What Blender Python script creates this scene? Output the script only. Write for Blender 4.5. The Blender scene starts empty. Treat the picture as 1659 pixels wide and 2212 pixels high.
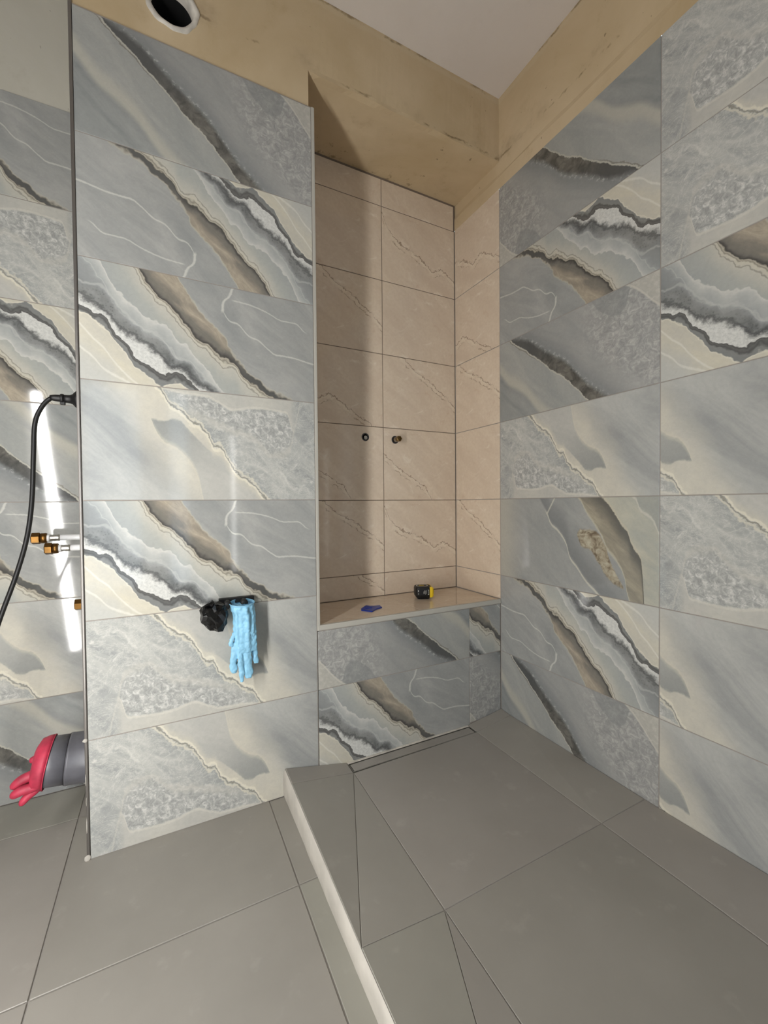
import bpy, bmesh, math, random
from mathutils import Vector, Matrix, noise as mnoise
random.seed(7)
SC = bpy.context.scene
COL = SC.collection

# ------------------------------------------------------------------ camera
FPX, YAW, PITCH, ROLL, EYE = 915.36, 0.47754, -0.01917, -0.0090, 0.891
Fv = Vector((math.sin(YAW)*math.cos(PITCH), math.cos(YAW)*math.cos(PITCH), math.sin(PITCH)))
r0 = Vector((math.cos(YAW), -math.sin(YAW), 0)); u0 = r0.cross(Fv)
Rv = math.cos(ROLL)*r0 + math.sin(ROLL)*u0
Uv = -math.sin(ROLL)*r0 + math.cos(ROLL)*u0
cd = bpy.data.cameras.new('camera'); cam = bpy.data.objects.new('camera', cd); COL.objects.link(cam)
m = Matrix((Rv, Uv, -Fv)).transposed().to_4x4(); m.translation = (0, 0, EYE)
cam.matrix_world = m
cd.sensor_fit = 'VERTICAL'; cd.sensor_height = 24; cd.lens = FPX*24/2212; cd.clip_start = 0.01
SC.camera = cam

# ------------------------------------------------------------------ world, exposure
SKY = 2.4
w = bpy.data.worlds.new('daylight'); SC.world = w; w.use_nodes = True
bg = w.node_tree.nodes['Background']; bg.inputs[0].default_value = (0.66, 0.83, 1.0, 1); bg.inputs[1].default_value = SKY
SC.view_settings.view_transform = 'Standard'; SC.view_settings.look = 'None'
SC.view_settings.gamma = 1.0; SC.view_settings.use_curve_mapping = False
SC.view_settings.exposure = 0.10
LAMP1, GAP_TUBE = 104.0, 15.0       # emission of the lamp and the door gap tube (built further down)

# ------------------------------------------------------------------ dimensions
D, XR, YN, YL = 1.2787, 1.181, 1.567, 1.6356     # panel plane, right wall, niche back, recess back
XL, XE, P = -0.1812, 0.4208, 0.302               # panel left / right edge, row pitch
ZT, ZLIN, ZC, ZB = 2.116, 2.228, 2.468, 0.508    # tile top, lintel underside, ceiling, bench top
XW, YB = -1.6, -2.2                              # far left wall and wall behind the camera
GAP = 0.0022; TH = 0.0013

# ------------------------------------------------------------------ node helpers
def lin(c):
    return tuple((x/255/12.92 if x/255 <= .04045 else ((x/255+.055)/1.055)**2.4) for x in c) + (1,)
class S:
    nt = None
    def __init__(s, sock): s.s = sock
    def __add__(a, b): return mth('ADD', a, b)
    def __radd__(a, b): return mth('ADD', b, a)
    def __sub__(a, b): return mth('SUBTRACT', a, b)
    def __rsub__(a, b): return mth('SUBTRACT', b, a)
    def __mul__(a, b): return mth('MULTIPLY', a, b)
    def __rmul__(a, b): return mth('MULTIPLY', b, a)
    def __neg__(a): return mth('MULTIPLY', a, -1.0)
def put(inp, v):
    if isinstance(v, S): S.nt.links.new(v.s, inp)
    elif isinstance(v, (tuple, list)) and len(inp.default_value) == 4: inp.default_value = v if len(v) == 4 else lin(v)
    else: inp.default_value = v
def node(t): return S.nt.nodes.new(t)
def mth(op, a, b=None, clamp=False):
    n = node('ShaderNodeMath'); n.operation = op; n.use_clamp = clamp
    put(n.inputs[0], a)
    if b is not None: put(n.inputs[1], b)
    return S(n.outputs[0])
def sstep(x, a, b, lo=0.0, hi=1.0):
    n = node('ShaderNodeMapRange'); n.interpolation_type = 'SMOOTHSTEP'; n.clamp = True
    put(n.inputs['Value'], x); n.inputs['From Min'].default_value = a; n.inputs['From Max'].default_value = b
    n.inputs['To Min'].default_value = lo; n.inputs['To Max'].default_value = hi
    return S(n.outputs[0])
def mix(fac, a, b, blend='MIX'):
    n = node('ShaderNodeMix'); n.data_type = 'RGBA'; n.blend_type = blend; n.clamp_factor = True
    put(n.inputs[0], fac); put(n.inputs[6], a); put(n.inputs[7], b)
    return S(n.outputs[2])
def noi(vec, scale, detail=3.0, rough=0.55, dist=0.0):
    n = node('ShaderNodeTexNoise'); put(n.inputs['Vector'], vec)
    n.inputs['Scale'].default_value = scale; n.inputs['Detail'].default_value = detail
    n.inputs['Roughness'].default_value = rough; n.inputs['Distortion'].default_value = dist
    return S(n.outputs['Fac'] if 'Fac' in n.outputs else n.outputs[0])
def vor(vec, scale, feature='F1', smooth=None):
    n = node('ShaderNodeTexVoronoi'); n.feature = feature; put(n.inputs['Vector'], vec); n.inputs['Scale'].default_value = scale
    return S(n.outputs['Distance'])
def ramp(t, stops, interp='LINEAR'):
    n = node('ShaderNodeValToRGB'); put(n.inputs[0], t); cr = n.color_ramp; cr.interpolation = interp
    while len(cr.elements) < len(stops): cr.elements.new(0.5)
    for e, (p, c) in zip(cr.elements, stops): e.position = p
    for e, (p, c) in zip(cr.elements, stops): e.color = lin(c)
    return S(n.outputs[0])
def curve(t, pts):
    """polyline value(t); extended linearly to t = 0 and 1; values kept in -1..2"""
    pts = sorted(pts)
    def ext(a, b, x):
        k = (b[1]-a[1])/max(1e-4, b[0]-a[0]); return (x, max(-.95, min(1.95, a[1]+k*(x-a[0]))))
    if pts[0][0] > .003:
        i = min(2, len(pts)-1); pts = [ext(pts[0], pts[i], 0.0)] + pts
    if pts[-1][0] < .997:
        i = max(0, len(pts)-3); pts = pts + [ext(pts[i], pts[-1], 1.0)]
    n = node('ShaderNodeFloatCurve'); cm = n.mapping; cm.use_clip = False; c = cm.curves[0]
    q = [(x, (y+1)/3) for x, y in pts]
    c.points[0].location = q[0]; c.points[1].location = q[-1]
    for x, y in q[1:-1]: c.points.new(x, y)
    for p in c.points: p.handle_type = 'AUTO_CLAMPED'
    cm.update()
    n.inputs['Factor'].default_value = 1.0; put(n.inputs['Value'], t)
    return S(n.outputs[0])*3.0 - 1.0
def layer(base, d, stops, R, edge=.008):
    """paint the side d < 0 with strata that follow the vein at growing distance (up to R)"""
    return mix(sstep(d, edge, -edge), base, ramp(d*(-1.0/R), stops))
def line(base, d, wdt, col, k=1.0):
    return mix(sstep(mth('ABSOLUTE', d), wdt, wdt*.15, 0, k), base, col)
def newmat(name):
    mt = bpy.data.materials.new(name); mt.use_nodes = True; S.nt = mt.node_tree
    return mt, mt.node_tree.nodes['Principled BSDF']
def uvin():
    n = node('ShaderNodeUVMap'); n.uv_map = 'UVMap'
    sx = node('ShaderNodeSeparateXYZ'); S.nt.links.new(n.outputs[0], sx.inputs[0])
    u, v = S(sx.outputs[0]), S(sx.outputs[1])
    cb = node('ShaderNodeCombineXYZ'); put(cb.inputs[0], u*2.0); put(cb.inputs[1], v)
    return u, v, S(cb.outputs[0])
def finish(b, col, rough, bump=None, bs=.1, spec=.5, sat=1.0, val=1.0):
    if sat != 1.0 or val != 1.0:
        h = node('ShaderNodeHueSaturation'); h.inputs['Saturation'].default_value = sat; h.inputs['Value'].default_value = val
        put(h.inputs['Color'], col); col = S(h.outputs[0])
        col = mix(1.0, col, (1.0, 1.0, .968, 1), 'MULTIPLY')
        if sat != 1.0:
            gm_ = node('ShaderNodeGamma'); put(gm_.inputs[0], col); gm_.inputs[1].default_value = 1.22; col = S(gm_.outputs[0])
    put(b.inputs['Base Color'], col)
    if isinstance(rough, S): put(b.inputs['Roughness'], rough)
    else: b.inputs['Roughness'].default_value = rough
    b.inputs['Specular IOR Level'].default_value = spec
    if bump is not None:
        n = node('ShaderNodeBump'); n.inputs['Strength'].default_value = bs; n.inputs['Distance'].default_value = .002
        put(n.inputs['Height'], bump); S.nt.links.new(n.outputs[0], b.inputs['Normal'])
def simple(name, col, rough=.5, metal=0.0, var=0.0, scale=8.0, bump=0.0):
    mt, b = newmat(name)
    c = lin(col)
    b.inputs['Metallic'].default_value = metal
    if var or bump:
        tc = node('ShaderNodeTexCoord'); n = noi(S(tc.outputs['Object']), scale, 4)
        dk = tuple(x*(1-var) for x in col); lt = tuple(min(255, x*(1+var)) for x in col)
        cc = ramp(n, [(.3, dk), (.7, lt)])
        finish(b, cc, rough, n if bump else None, bump)
    else: finish(b, c, rough)
    return mt
GLOSS = 0.06
def marble_common(P3):
    n1 = noi(P3, 3.0, 3) - .5
    sc = (vor(P3, 8.0) - .40)*1.3 + (vor(P3, 22.0) - .38)*.6
    fi = noi(P3, 38.0, 3) - .5
    return n1, sc, fi
def cloud(P3, seed, scale, a, b, dist=1.2):
    mp = node('ShaderNodeMapping'); put(mp.inputs['Vector'], P3); mp.inputs['Rotation'].default_value = (0, 0, math.radians(40))
    ml = node('ShaderNodeVectorMath'); ml.operation = 'MULTIPLY'; put(ml.inputs[0], S(mp.outputs[0])); ml.inputs[1].default_value = (.7, 2.3, 1)
    cb = node('ShaderNodeVectorMath'); cb.operation = 'ADD'; put(cb.inputs[0], S(ml.outputs[0])); cb.inputs[1].default_value = (seed, seed*1.7, 0)
    return ramp(noi(S(cb.outputs[0]), scale, 6, .62, dist*.6), [(.32, a), (.68, b)])

def mottle(col, P3):
    g = ramp(noi(P3, 24, 7, .72, .8), [(.36, (248, 248, 248)), (.64, (255, 255, 255))])
    return mix(1.0, col, g, 'MULTIPLY')
# ---- print one: dark banded agate at lower left, brown band across the middle, pale veins at right
C1 = {'A': [(0.004, 0.555), (0.039, 0.52), (0.075, 0.471), (0.106, 0.417), (0.137, 0.31), (0.175, 0.227), (0.202, 0.124), (0.247, 0.088), (0.305, 0.035), (.36, .05), (.40, .02), (.45, -.08)],
 'B': [(0.004, 0.622), (0.05, 0.568), (0.086, 0.545), (0.122, 0.452), (0.165, 0.35), (0.208, 0.233), (0.259, 0.183), (0.317, 0.131), (0.365, 0.128), (0.408, 0.098), (0.451, 0.013)],
 'C': [(0.005, 0.696), (0.051, 0.648), (0.102, 0.574), (0.139, 0.5), (0.177, 0.418), (0.232, 0.371), (0.283, 0.29), (0.33, 0.195), (0.378, 0.172), (0.426, 0.107), (0.476, 0.034)],
 'D': [(0.006, 0.799), (0.062, 0.79), (0.109, 0.736), (0.156, 0.612), (0.205, 0.53), (0.262, 0.471), (0.308, 0.411), (0.354, 0.297), (0.415, 0.246), (0.458, 0.155), (0.522, 0.072)],
 'E': [(0.0, 1.2), (0.08, 0.993), (0.097, 0.931), (0.12, 0.83), (0.157, 0.739), (0.207, 0.684), (0.24, 0.59), (0.309, 0.556), (0.344, 0.499), (0.368, 0.429), (0.404, 0.397), (0.447, 0.301), (0.491, 0.19)],
 'F': [(0.226, 0.992), (0.248, 0.927), (0.282, 0.835), (0.334, 0.739), (0.393, 0.614), (0.418, 0.551), (0.467, 0.469), (0.518, 0.407), (0.557, 0.332), (0.604, 0.318), (0.644, 0.203), (0.692, 0.122), (0.742, 0.068), (0.785, 0.029)],
 'G': [(0.378, 0.99), (0.414, 0.869), (0.451, 0.772), (0.494, 0.687), (0.533, 0.6), (0.571, 0.498), (0.597, 0.396), (0.645, 0.303), (0.693, 0.208), (0.764, 0.107), (0.867, 0.011)],
 'V1': [(0.55, 0.80), (0.586, 0.693), (0.627, 0.669), (0.674, 0.579), (0.723, 0.545), (0.766, 0.474), (0.81, 0.427), (0.862, 0.429), (0.992, 0.392)],
 'V1a': [(0.765, 0.557), (0.849, 0.561), (0.918, 0.588), (0.988, 0.602)],
 'V2': [(0.601, 0.887), (0.697, 0.869), (0.769, 0.833), (0.842, 0.781), (0.903, 0.782), (0.957, 0.71)],
 'L1': [(0.003, 0.445), (0.048, 0.339), (0.084, 0.27), (0.115, 0.176), (0.19, 0.017)],
 'L2': [(0.006, 0.249), (0.041, 0.192), (0.082, 0.095), (0.151, 0.021)]}
def print_one():
    mt, b = newmat('onyx_print_agate'); u, v, P3 = uvin()
    n1, sc, fi = marble_common(P3)
    wv = v + sc*.045 + fi*.02
    ws = v + fi*.012 + n1*.02
    d = {k: wv - curve(u, C1[k]) for k in 'ABCDEFG'}
    dV = {k: ws - curve(u, C1[k]) for k in ('V1', 'V2', 'L1', 'L2')}
    grey = cloud(P3, 3.1, 1.6, (160, 164, 166), (184, 184, 183))
    col = grey
    # pale veins on the right
    right = sstep(u, .55, .57)
    col = mix(right*sstep(mth('ABSOLUTE', dV['V1']), .013, .002, 0, .6), col, (222, 220, 214))
    col = mix(sstep(u, .595, .615)*sstep(u, .975, .94)*sstep(mth('ABSOLUTE', dV['V2']), .011, .002, 0, .55), col, (222, 220, 214))
    dA1 = u + fi*.008 - curve(v, C1['V1a'])
    col = mix(sstep(v, .74, .78)*sstep(mth('ABSOLUTE', dA1), .009, .002, 0, .7), col, (220, 218, 212))
    # brown band
    tan = cloud(P3, 8.0, 5.0, (152, 142, 128), (196, 176, 144))
    brown = mix(sstep(d['F'], .02, .20), (134, 129, 121), tan)
    brown = mix(sstep(d['F'], .05, .0), brown, (98, 95, 92))
    dk = sstep(v, .42, .12)                      # the band darkens to slate at its lower end
    brown = mix(dk, brown, (112, 112, 111))
    col = mix(sstep(d['G'], .01, -.014), col, brown)
    col = line(col, d['G'], .022, (204, 192, 164), .45)
    # cream scalloped border, then greenish grey
    col = layer(col, d['F'], [(0, (112, 106, 98)), (.035, (196, 186, 164)), (.07, (160, 152, 136)), (.10, (208, 200, 180)), (.22, (202, 198, 186)), (.55, (184, 187, 183)), (1, (176, 181, 181))], .42, .006)
    col = line(col, d['F']+.075, .012, (148, 142, 130), .6)
    # pale edge, bluish grey
    col = layer(col, d['E'], [(0, (214, 213, 208)), (.10, (196, 198, 197)), (.45, (172, 177, 180)), (1, (150, 155, 159))], .34, .007)
    # dark granular band
    spots = vor(P3, 44.0)
    gran = mix(sstep(spots, .10, .42), (112, 115, 117), (156, 158, 159))
    gran = mix(noi(P3, 30, 4), gran, (136, 139, 141))
    gran = mix(sstep(noi(P3, 4, 4), .45, .62, 0, .55), gran, (164, 167, 168))
    gran = mix(sstep(v, .42, .12, 0, .8), gran, ramp(noi(P3, 9, 5, .65, 1.5), [(.38, (88, 92, 98)), (.62, (140, 144, 148))]))
    col = line(col, d['E']+.15, .014, (204, 205, 203), .45)
    col = mix(sstep(d['E']+.15, .0, -.08, 0, .4)*sstep(d['E']+.15, -.2, -.06), col, (150, 155, 158))
    col = mix(sstep(d['D'], .02, -.08), col, gran)
    col = line(col, d['D']-.01, .02, (200, 201, 200), .5)
    # white crystalline band
    wht = ramp(noi(P3, 48, 5, .7), [(.3, (200, 201, 201)), (.6, (224, 224, 222))])
    dC = d['C'] + (noi(P3, 34, 6, .65)-.5)*.10
    col = mix(sstep(dC, .05, .01, 0, .75), col, (104, 106, 109))
    col = mix(sstep(dC, .02, -.05), col, wht)
    # grey slate strata, cream below
    col = layer(col, d['B'], [(0, (98, 96, 96)), (.10, (126, 126, 126)), (.22, (112, 112, 113)), (.34, (150, 152, 152)), (.7, (142, 146, 149)), (1, (134, 138, 142))], .16, .006)
    cream = cloud(P3, 12.0, 2.6, (206, 200, 186), (218, 208, 180))
    cream = mix(sstep(d['A'], -.10, -.45), cream, (200, 200, 196))
    col = mix(sstep(d['A'], .005, -.005), col, cream)
    col = line(col, d['A'], .014, (226, 218, 198), .8)
    below = sstep(d['A'], 0, -.02)
    for k in ('L1', 'L2'):
        col = mix(below*sstep(mth('ABSOLUTE', dV[k]), .018, .003, 0, .55), col, (230, 227, 218))
    finish(b, mottle(col, P3), GLOSS, noi(P3, 300, 2), .004, sat=.54, val=1.0)
    return mt

# ---- print two: clouded onyx with a jagged cream seam and a grainy patch
C2 = {'J': [(0.259, 0.994), (0.292, 0.914), (0.326, 0.833), (0.373, 0.779), (0.409, 0.702), (0.433, 0.613), (0.463, 0.515), (0.488, 0.513), (0.513, 0.422), (0.551, 0.324), (0.59, 0.288), (0.623, 0.211), (0.664, 0.159), (0.715, 0.015)],
 'gt': [(0.0, -.9), (0.10, 0.25), (0.111, 0.323), (0.122, 0.455), (0.144, 0.522), (0.172, 0.549), (0.227, 0.567), (0.266, 0.488), (0.311, 0.405), (0.43, 0.33), (0.524, 0.25), (0.636, 0.135), (.7, -.3), (1, -.9)],
 'gb': [(0.0, .34), (0.111, 0.31), (0.126, 0.228), (0.141, 0.127), (0.217, 0.109), (0.309, 0.105), (0.404, 0.14), (0.472, 0.076), (0.523, 0.032), (0.622, 0.028), (1, -.2)],
 'sp': [(0.0, .78), (0.022, 0.812), (0.095, 0.888), (0.163, 0.78), (0.227, 0.58), (0.267, 0.617), (0.314, 0.719), (0.367, 0.728), (.42, .60)],
 'b': [(0.0, .8), (.50, .55), (.58, .40), (.65, .27), (.70, .30), (.746, .285), (.8, .6), (1, 1.5)],
 'K': [(0.50, 1.35), (0.541, 0.991), (0.567, 0.747), (0.64, 0.54), (0.70, 0.47), (0.746, 0.285), (.765, .1), (1, -.9)]}
def print_two():
    mt, b = newmat('onyx_print_clouded'); u, v, P3 = uvin()
    n1, sc, fi = marble_common(P3)
    wv = v + (noi(P3, 16, 4)-.5)*.10 + fi*.03
    ws = v + fi*.025 + n1*.03
    dJ = wv - curve(u, C2['J']); dK = ws - curve(u, C2['K'])
    dgt = wv - curve(u, C2['gt']); dgb = ws - curve(u, C2['gb']); dsp = ws - curve(u, C2['sp'])
    # upper right: smooth pale grey, a blunt grey tongue edged with cream
    far = cloud(P3, 14.0, 1.3, (168, 171, 173), (202, 202, 199))
    t = u + v*.29 + n1*.10
    ur = mix(sstep(t, .82, .98), ramp(noi(P3, 3.0, 5, .6, 1.0), [(.35, (204, 199, 188)), (.65, (214, 207, 190))]), far)
    db = ws - curve(u, C2['b'])
    tongue = mix(sstep(v + (u-.5)*-.8, .75, .10), cloud(P3, 1.3, 2.0, (192, 191, 187), (204, 201, 195)), (168, 171, 170))
    tm_ = sstep(dK, .010, -.006)*sstep(db, -.012, .012)
    ur = mix(tm_, ur, tongue)
    ur = mix(sstep(mth('ABSOLUTE', dK), .05, .0, 0, .5)*sstep(v, .25, .33)*sstep(u, .78, .70), ur, (218, 210, 188))
    ur = mix(sstep(dJ, .13, .0, 0, .85), ur, (216, 208, 188))
    # lower left: grey with white clouds
    ll = cloud(P3, 5.2, 2.2, (168, 172, 174), (202, 202, 198), 2.0)
    ll = mix(sstep(dJ, -.22, -.03, 0, .7), ll, (168, 173, 175))
    wisp = noi(P3, 5.0, 7, .70, 1.8)
    ll = mix(sstep(wisp, .50, .72, 0, .7), ll, (224, 222, 217))
    wisp2 = noi(P3, 11.0, 6, .7, 2.4)
    ll = mix(sstep(wisp2, .54, .70, 0, .45), ll, (220, 219, 214))
    dsw = dsp + (noi(P3, 7, 5, .7)-.5)*.30
    ll = mix(sstep(noi(P3, 5, 3), .42, .58)*sstep(mth('ABSOLUTE', dsw), .03, .002, 0, .6), ll, (222, 220, 214))
    stre = noi(P3, 3.2, 7, .74, 3.2)
    ll = mix(sstep(mth('ABSOLUTE', stre-.5), .022, .002, 0, .5), ll, (220, 218, 212))
    gm = sstep(dgt + (noi(P3, 9, 4)-.5)*.16, .06, -.08)*sstep(dgb + (noi(P3, 8, 4)-.5)*.05, -.012, .03)
    grain = ramp(noi(P3, 20, 6, .70, .9), [(.36, (164, 166, 167)), (.50, (186, 187, 186)), (.64, (222, 221, 218))])
    ll = mix(gm*.85, ll, grain)
    ll = mix(sstep(u, .70, .55)*sstep(mth('ABSOLUTE', dgt), .06, .005, 0, .4), ll, (212, 207, 196))
    ll = mix(sstep(dgb, .005, -.015)*sstep(u, .09, .13), ll, ramp(noi(P3, 3, 4), [(.35, (196, 194, 189)), (.65, (206, 202, 192))]))
    ll = mix(sstep(mth('ABSOLUTE', dgb), .02, .003, 0, .6)*sstep(u, .09, .13), ll, (222, 216, 202))
    col = mix(sstep(dJ, -.004, .004), ll, ur)
    col = line(col, dJ-.016, .024, (228, 220, 198), .9)
    col = line(col, dJ+.014, .014, (158, 150, 126), .65)
    col = line(col, dJ+.040, .022, (220, 213, 192), .85)
    finish(b, mottle(col, P3), GLOSS, noi(P3, 300, 2), .004, sat=.54, val=1.0)
    return mt

# ---- print three: slate-brown diagonal band, grainy right half
C3 = {'M': [(0.1, 0.992), (0.152, 0.895), (0.212, 0.815), (0.262, 0.721), (0.32, 0.629), (0.379, 0.522), (0.403, 0.462), (0.458, 0.385), (0.502, 0.311), (0.547, 0.22), (0.587, 0.137), (0.627, 0.038), (0.641, 0.012)],
 'N': [(0.115, 1.02), (0.196, 0.951), (0.252, 0.891), (0.321, 0.774), (0.368, 0.698), (0.447, 0.579), (0.51, 0.481), (0.582, 0.315), (0.642, 0.176), (0.704, 0.076), (0.739, 0.013)],
 'vt': [(0.857, 0.995), (0.918, 0.882), (0.996, 0.701)],
 'bl': [(0.60, 1.3), (.68, .93), (.74, .80), (.80, .74), (.84, .78), (.86, .90), (.9, 1.2)],
 'S': [(0.004, 0.655), (0.084, 0.473), (0.137, 0.407), (0.219, 0.286), (0.28, 0.141), (0.338, 0.014)]}
def print_three():
    mt, b = newmat('onyx_print_banded'); u, v, P3 = uvin()
    n1, sc, fi = marble_common(P3)
    wv = v + (noi(P3, 13, 4)-.5)*.05 + fi*.03
    ws = v + n1*.03 + fi*.01
    dM = wv - curve(u, C3['M']); dN = wv - curve(u, C3['N']); dS = ws - curve(u, C3['S']); dv = ws - curve(u, C3['vt'])
    right = mix(sstep(dN, .0, .30), (150, 154, 158), cloud(P3, 2.2, 2.0, (168, 170, 171), (182, 181, 180)))
    gm = sstep(dN, .22, .50)*sstep(u, .55, .75)
    grain = ramp(noi(P3, 15, 6, .70, 1.0), [(.34, (158, 160, 161)), (.5, (178, 177, 177)), (.66, (206, 204, 201))])
    right = mix(gm*.85, right, grain)
    dbl = ws - curve(u, C3['bl'])
    right = mix(sstep(dbl, .0, .03)*.55, right, (150, 155, 158))
    right = mix(sstep(dv, -.01, .03, 0, .6), right, (206, 200, 186))
    right = line(right, dv, .022, (216, 210, 196), .7)
    band = ramp(noi(P3, 9, 5, .6, 1.0), [(.35, (100, 98, 94)), (.65, (138, 133, 124))])
    band = mix(sstep(v, .45, .85), band, (104, 106, 108))
    col = mix(sstep(dN, .03, -.05), right, band)
    col = mix(sstep(noi(P3, 20, 4, .7), .5, .66)*sstep(mth('ABSOLUTE', dN-.01), .05, .0, 0, .7), col, (200, 201, 201))
    left = cloud(P3, 6.6, 1.8, (166, 170, 170), (184, 184, 180))
    left = mix(sstep(dS, .16, .03), left, (192, 188, 176))
    left = mix(sstep(dS, .0, -.09), left, cloud(P3, 9.4, 2.0, (148, 154, 157), (172, 175, 175)))
    col = mix(sstep(dM, .005, -.008), col, left)
    col = line(col, dM+.012, .014, (204, 196, 176), .7)
    col = mix(sstep(v, .55, .75)*sstep(mth('ABSOLUTE', dM+.03), .010, .002, 0, .7), col, (140, 132, 118))
    finish(b, mottle(col, P3), GLOSS, noi(P3, 300, 2), .004, sat=.54, val=1.0)
    return mt

# ---- print four: plain grey with a tan blot beside an ochre band
C4 = {'V': [(0.378, 0.823), (0.406, 0.71), (0.455, 0.634), (0.508, 0.496), (0.533, 0.347), (0.577, 0.249), (0.632, 0.115), (0.69, 0.02)],
 'Va': [(0.823, 0.378), (0.99, 0.427)],
 'BL': [(0.596, 0.985), (0.632, 0.863), (0.678, 0.74), (0.734, 0.563), (0.75, 0.485), (0.798, 0.385), (0.838, 0.24), (0.858, 0.053)],
 'BR': [(0.734, 0.981), (0.787, 0.846), (0.823, 0.731), (0.858, 0.648), (0.877, 0.536), (0.92, 0.404), (0.926, 0.312), (0.934, 0.082), (.945, -.3)],
 'bt': [(0.0, -.9), (0.55, -.2), (0.578, 0.62), (0.60, .67), (0.678, 0.668), (0.745, 0.504), (0.76, .40), (.80, .24), (0.838, 0.112), (.85, -.5), (1, -.9)],
 'bb': [(0.0, .9), (0.57, .62), (0.602, 0.49), (0.661, 0.437), (0.707, 0.313), (0.772, 0.15), (0.833, 0.10), (.9, .05)],
 'TR': [(0.896, 0.976), (0.914, 0.887), (0.973, 0.788), (0.999, 0.673)]}
def print_four():
    mt, b = newmat('onyx_print_ochre_blot'); u, v, P3 = uvin()
    n1, sc, fi = marble_common(P3)
    wv = v + (noi(P3, 12, 4)-.5)*.05 + fi*.03
    ws = v + fi*.015
    d = {k: wv - curve(u, C4[k]) for k in ('BL', 'BR', 'bt', 'bb', 'TR')}
    dV = ws - curve(u, C4['V'])
    col = cloud(P3, 4.0, 1.6, (160, 165, 167), (180, 181, 180))
    col = mix(sstep(u, .20, .02)*.7, col, (196, 190, 174))
    col = mix(sstep(dV, -.01, .05)*sstep(dV, .45, .05), col, (146, 150, 154))
    col = mix(sstep(u, .36, .38)*sstep(mth('ABSOLUTE', dV), .024, .004, 0, .8), col, (212, 208, 192))
    dA = u + fi*.006 - curve(v, C4['Va'])
    col = mix(sstep(v, .81, .83)*sstep(mth('ABSOLUTE', dA), .008, .002, 0, .7), col, (212, 208, 192))
    ochre = cloud(P3, 7.0, 3.5, (150, 143, 128), (182, 170, 140))
    ochre = mix(sstep(d['BR'], -.24, -.02), ochre, (124, 122, 116))
    col = mix(sstep(d['BL'], -.01, .01), col, ochre)
    col = line(col, d['BL'], .03, (206, 196, 168), .6)
    blot = ramp(noi(P3, 9, 5, .65, 1.4), [(.38, (134, 112, 80)), (.52, (176, 160, 126)), (.7, (204, 194, 166))])
    bm = sstep(d['bt'], .01, -.02)*sstep(d['bb'], -.01, .02)
    col = mix(bm, col, blot)
    gr = cloud(P3, 2.0, 2.0, (176, 181, 176), (200, 196, 176))
    col = mix(sstep(d['BR'], .0, .01), col, gr)
    col = line(col, d['BR']-.02, .03, (206, 196, 166), .7)
    col = mix(sstep(d['TR'], .0, .02)*.5, col, (160, 166, 166))
    col = line(col, d['TR'], .03, (214, 210, 198), .6)
    finish(b, mottle(col, P3), GLOSS, noi(P3, 300, 2), .004, sat=.54, val=1.0)
    return mt

# ---- beige niche tile prints with fine brown cracks
def beige(name, cracks, seed):
    mt, b = newmat(name); u, v, P3 = uvin()
    col = cloud(P3, seed, 1.7, (212, 194, 176), (224, 208, 190))
    col = mix(sstep(noi(P3, 22, 4), .35, .7, 0, .35), col, (206, 186, 166))
    col = mix(sstep(noi(P3, 2.2, 6, .72, 2.2), .54, .70, 0, .6), col, (236, 226, 212))
    col = mix(sstep(noi(P3, 3.1, 6, .72, 1.6), .56, .72, 0, .5), col, (200, 172, 150))
    fi = (noi(P3, 14, 5, .65)-.5)*.16
    for pts, fill in cracks:
        d = v + fi - curve(u, pts)
        col = mix(sstep(d, -.10, -.01)*sstep(d, .012, .0)*(sstep(noi(P3, 7, 3), .40, .62, 0, fill)), col, (226, 212, 194))
        col = mix(sstep(noi(P3, 5, 3), .36, .52, .15, .8)*sstep(mth('ABSOLUTE', d), .012, .002), col, (140, 116, 98))
        col = mix(sstep(noi(P3, 6, 2), .45, .6)*sstep(mth('ABSOLUTE', d+.075), .011, .002, 0, .7), col, (140, 116, 94))
    finish(b, col, .055, noi(P3, 300, 2), .003, val=.99)
    return mt
# ------------------------------------------------------------------ materials
ONE, TWO, THREE, FOUR = print_one(), print_two(), print_three(), print_four()
PK1 = beige('beige_print_seamed', [([(0.0, 0.92), (0.046, 0.729), (0.142, 0.573), (0.241, 0.508), (0.332, 0.422), (0.426, 0.315), (0.498, 0.367), (0.615, 0.223), (1, -.2)], 1.0)], 2.0)
PK2 = beige('beige_print_cracked', [([(0.0, 1.6), (0.40, 1.2), (0.557, 0.977), (0.648, 0.836), (0.742, 0.744), (0.82, 0.632), (0.899, 0.536), (0.986, 0.381)], 1.0)], 5.0)
PK3 = beige('beige_print_pale', [([(0.003, 0.635), (0.071, 0.511), (0.157, 0.404), (0.245, 0.294), (0.335, 0.181), (0.381, 0.045), (.45, -.4), (1, -.9)], 1.0)], 8.0)
PK0 = beige('beige_print_plain', [([(0.0, -.8), (1, -.9)], .3)], 11.0)
FLOOR_M = None
def floor_mat():
    mt, b = newmat('matt_grey_floor_tile'); tc = node('ShaderNodeTexCoord'); o = S(tc.outputs['Generated'])
    gm = node('ShaderNodeNewGeometry'); ps = S(gm.outputs['Position'])
    c = ramp(noi(ps, 3.0, 5, .6), [(.3, (152, 149, 142)), (.7, (163, 160, 153))])
    c = mix(sstep(noi(ps, 17, 4), .60, .75, 0, .25), c, (184, 180, 174))
    oi = node('ShaderNodeObjectInfo'); rn = S(oi.outputs['Random'])
    c = mix(1.0, c, ramp(rn, [(0, (244, 243, 241)), (.5, (252, 249, 249)), (1, (250, 252, 247))]), 'MULTIPLY')
    finish(b, c, .42, noi(ps, 160, 3), .03, spec=.4)
    return mt
FLOOR_M = floor_mat()
GROUT = simple('brown_grey_grout', (152, 145, 138), .9)
GROUT_B = simple('brown_joint', (118, 104, 92), .9)
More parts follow.
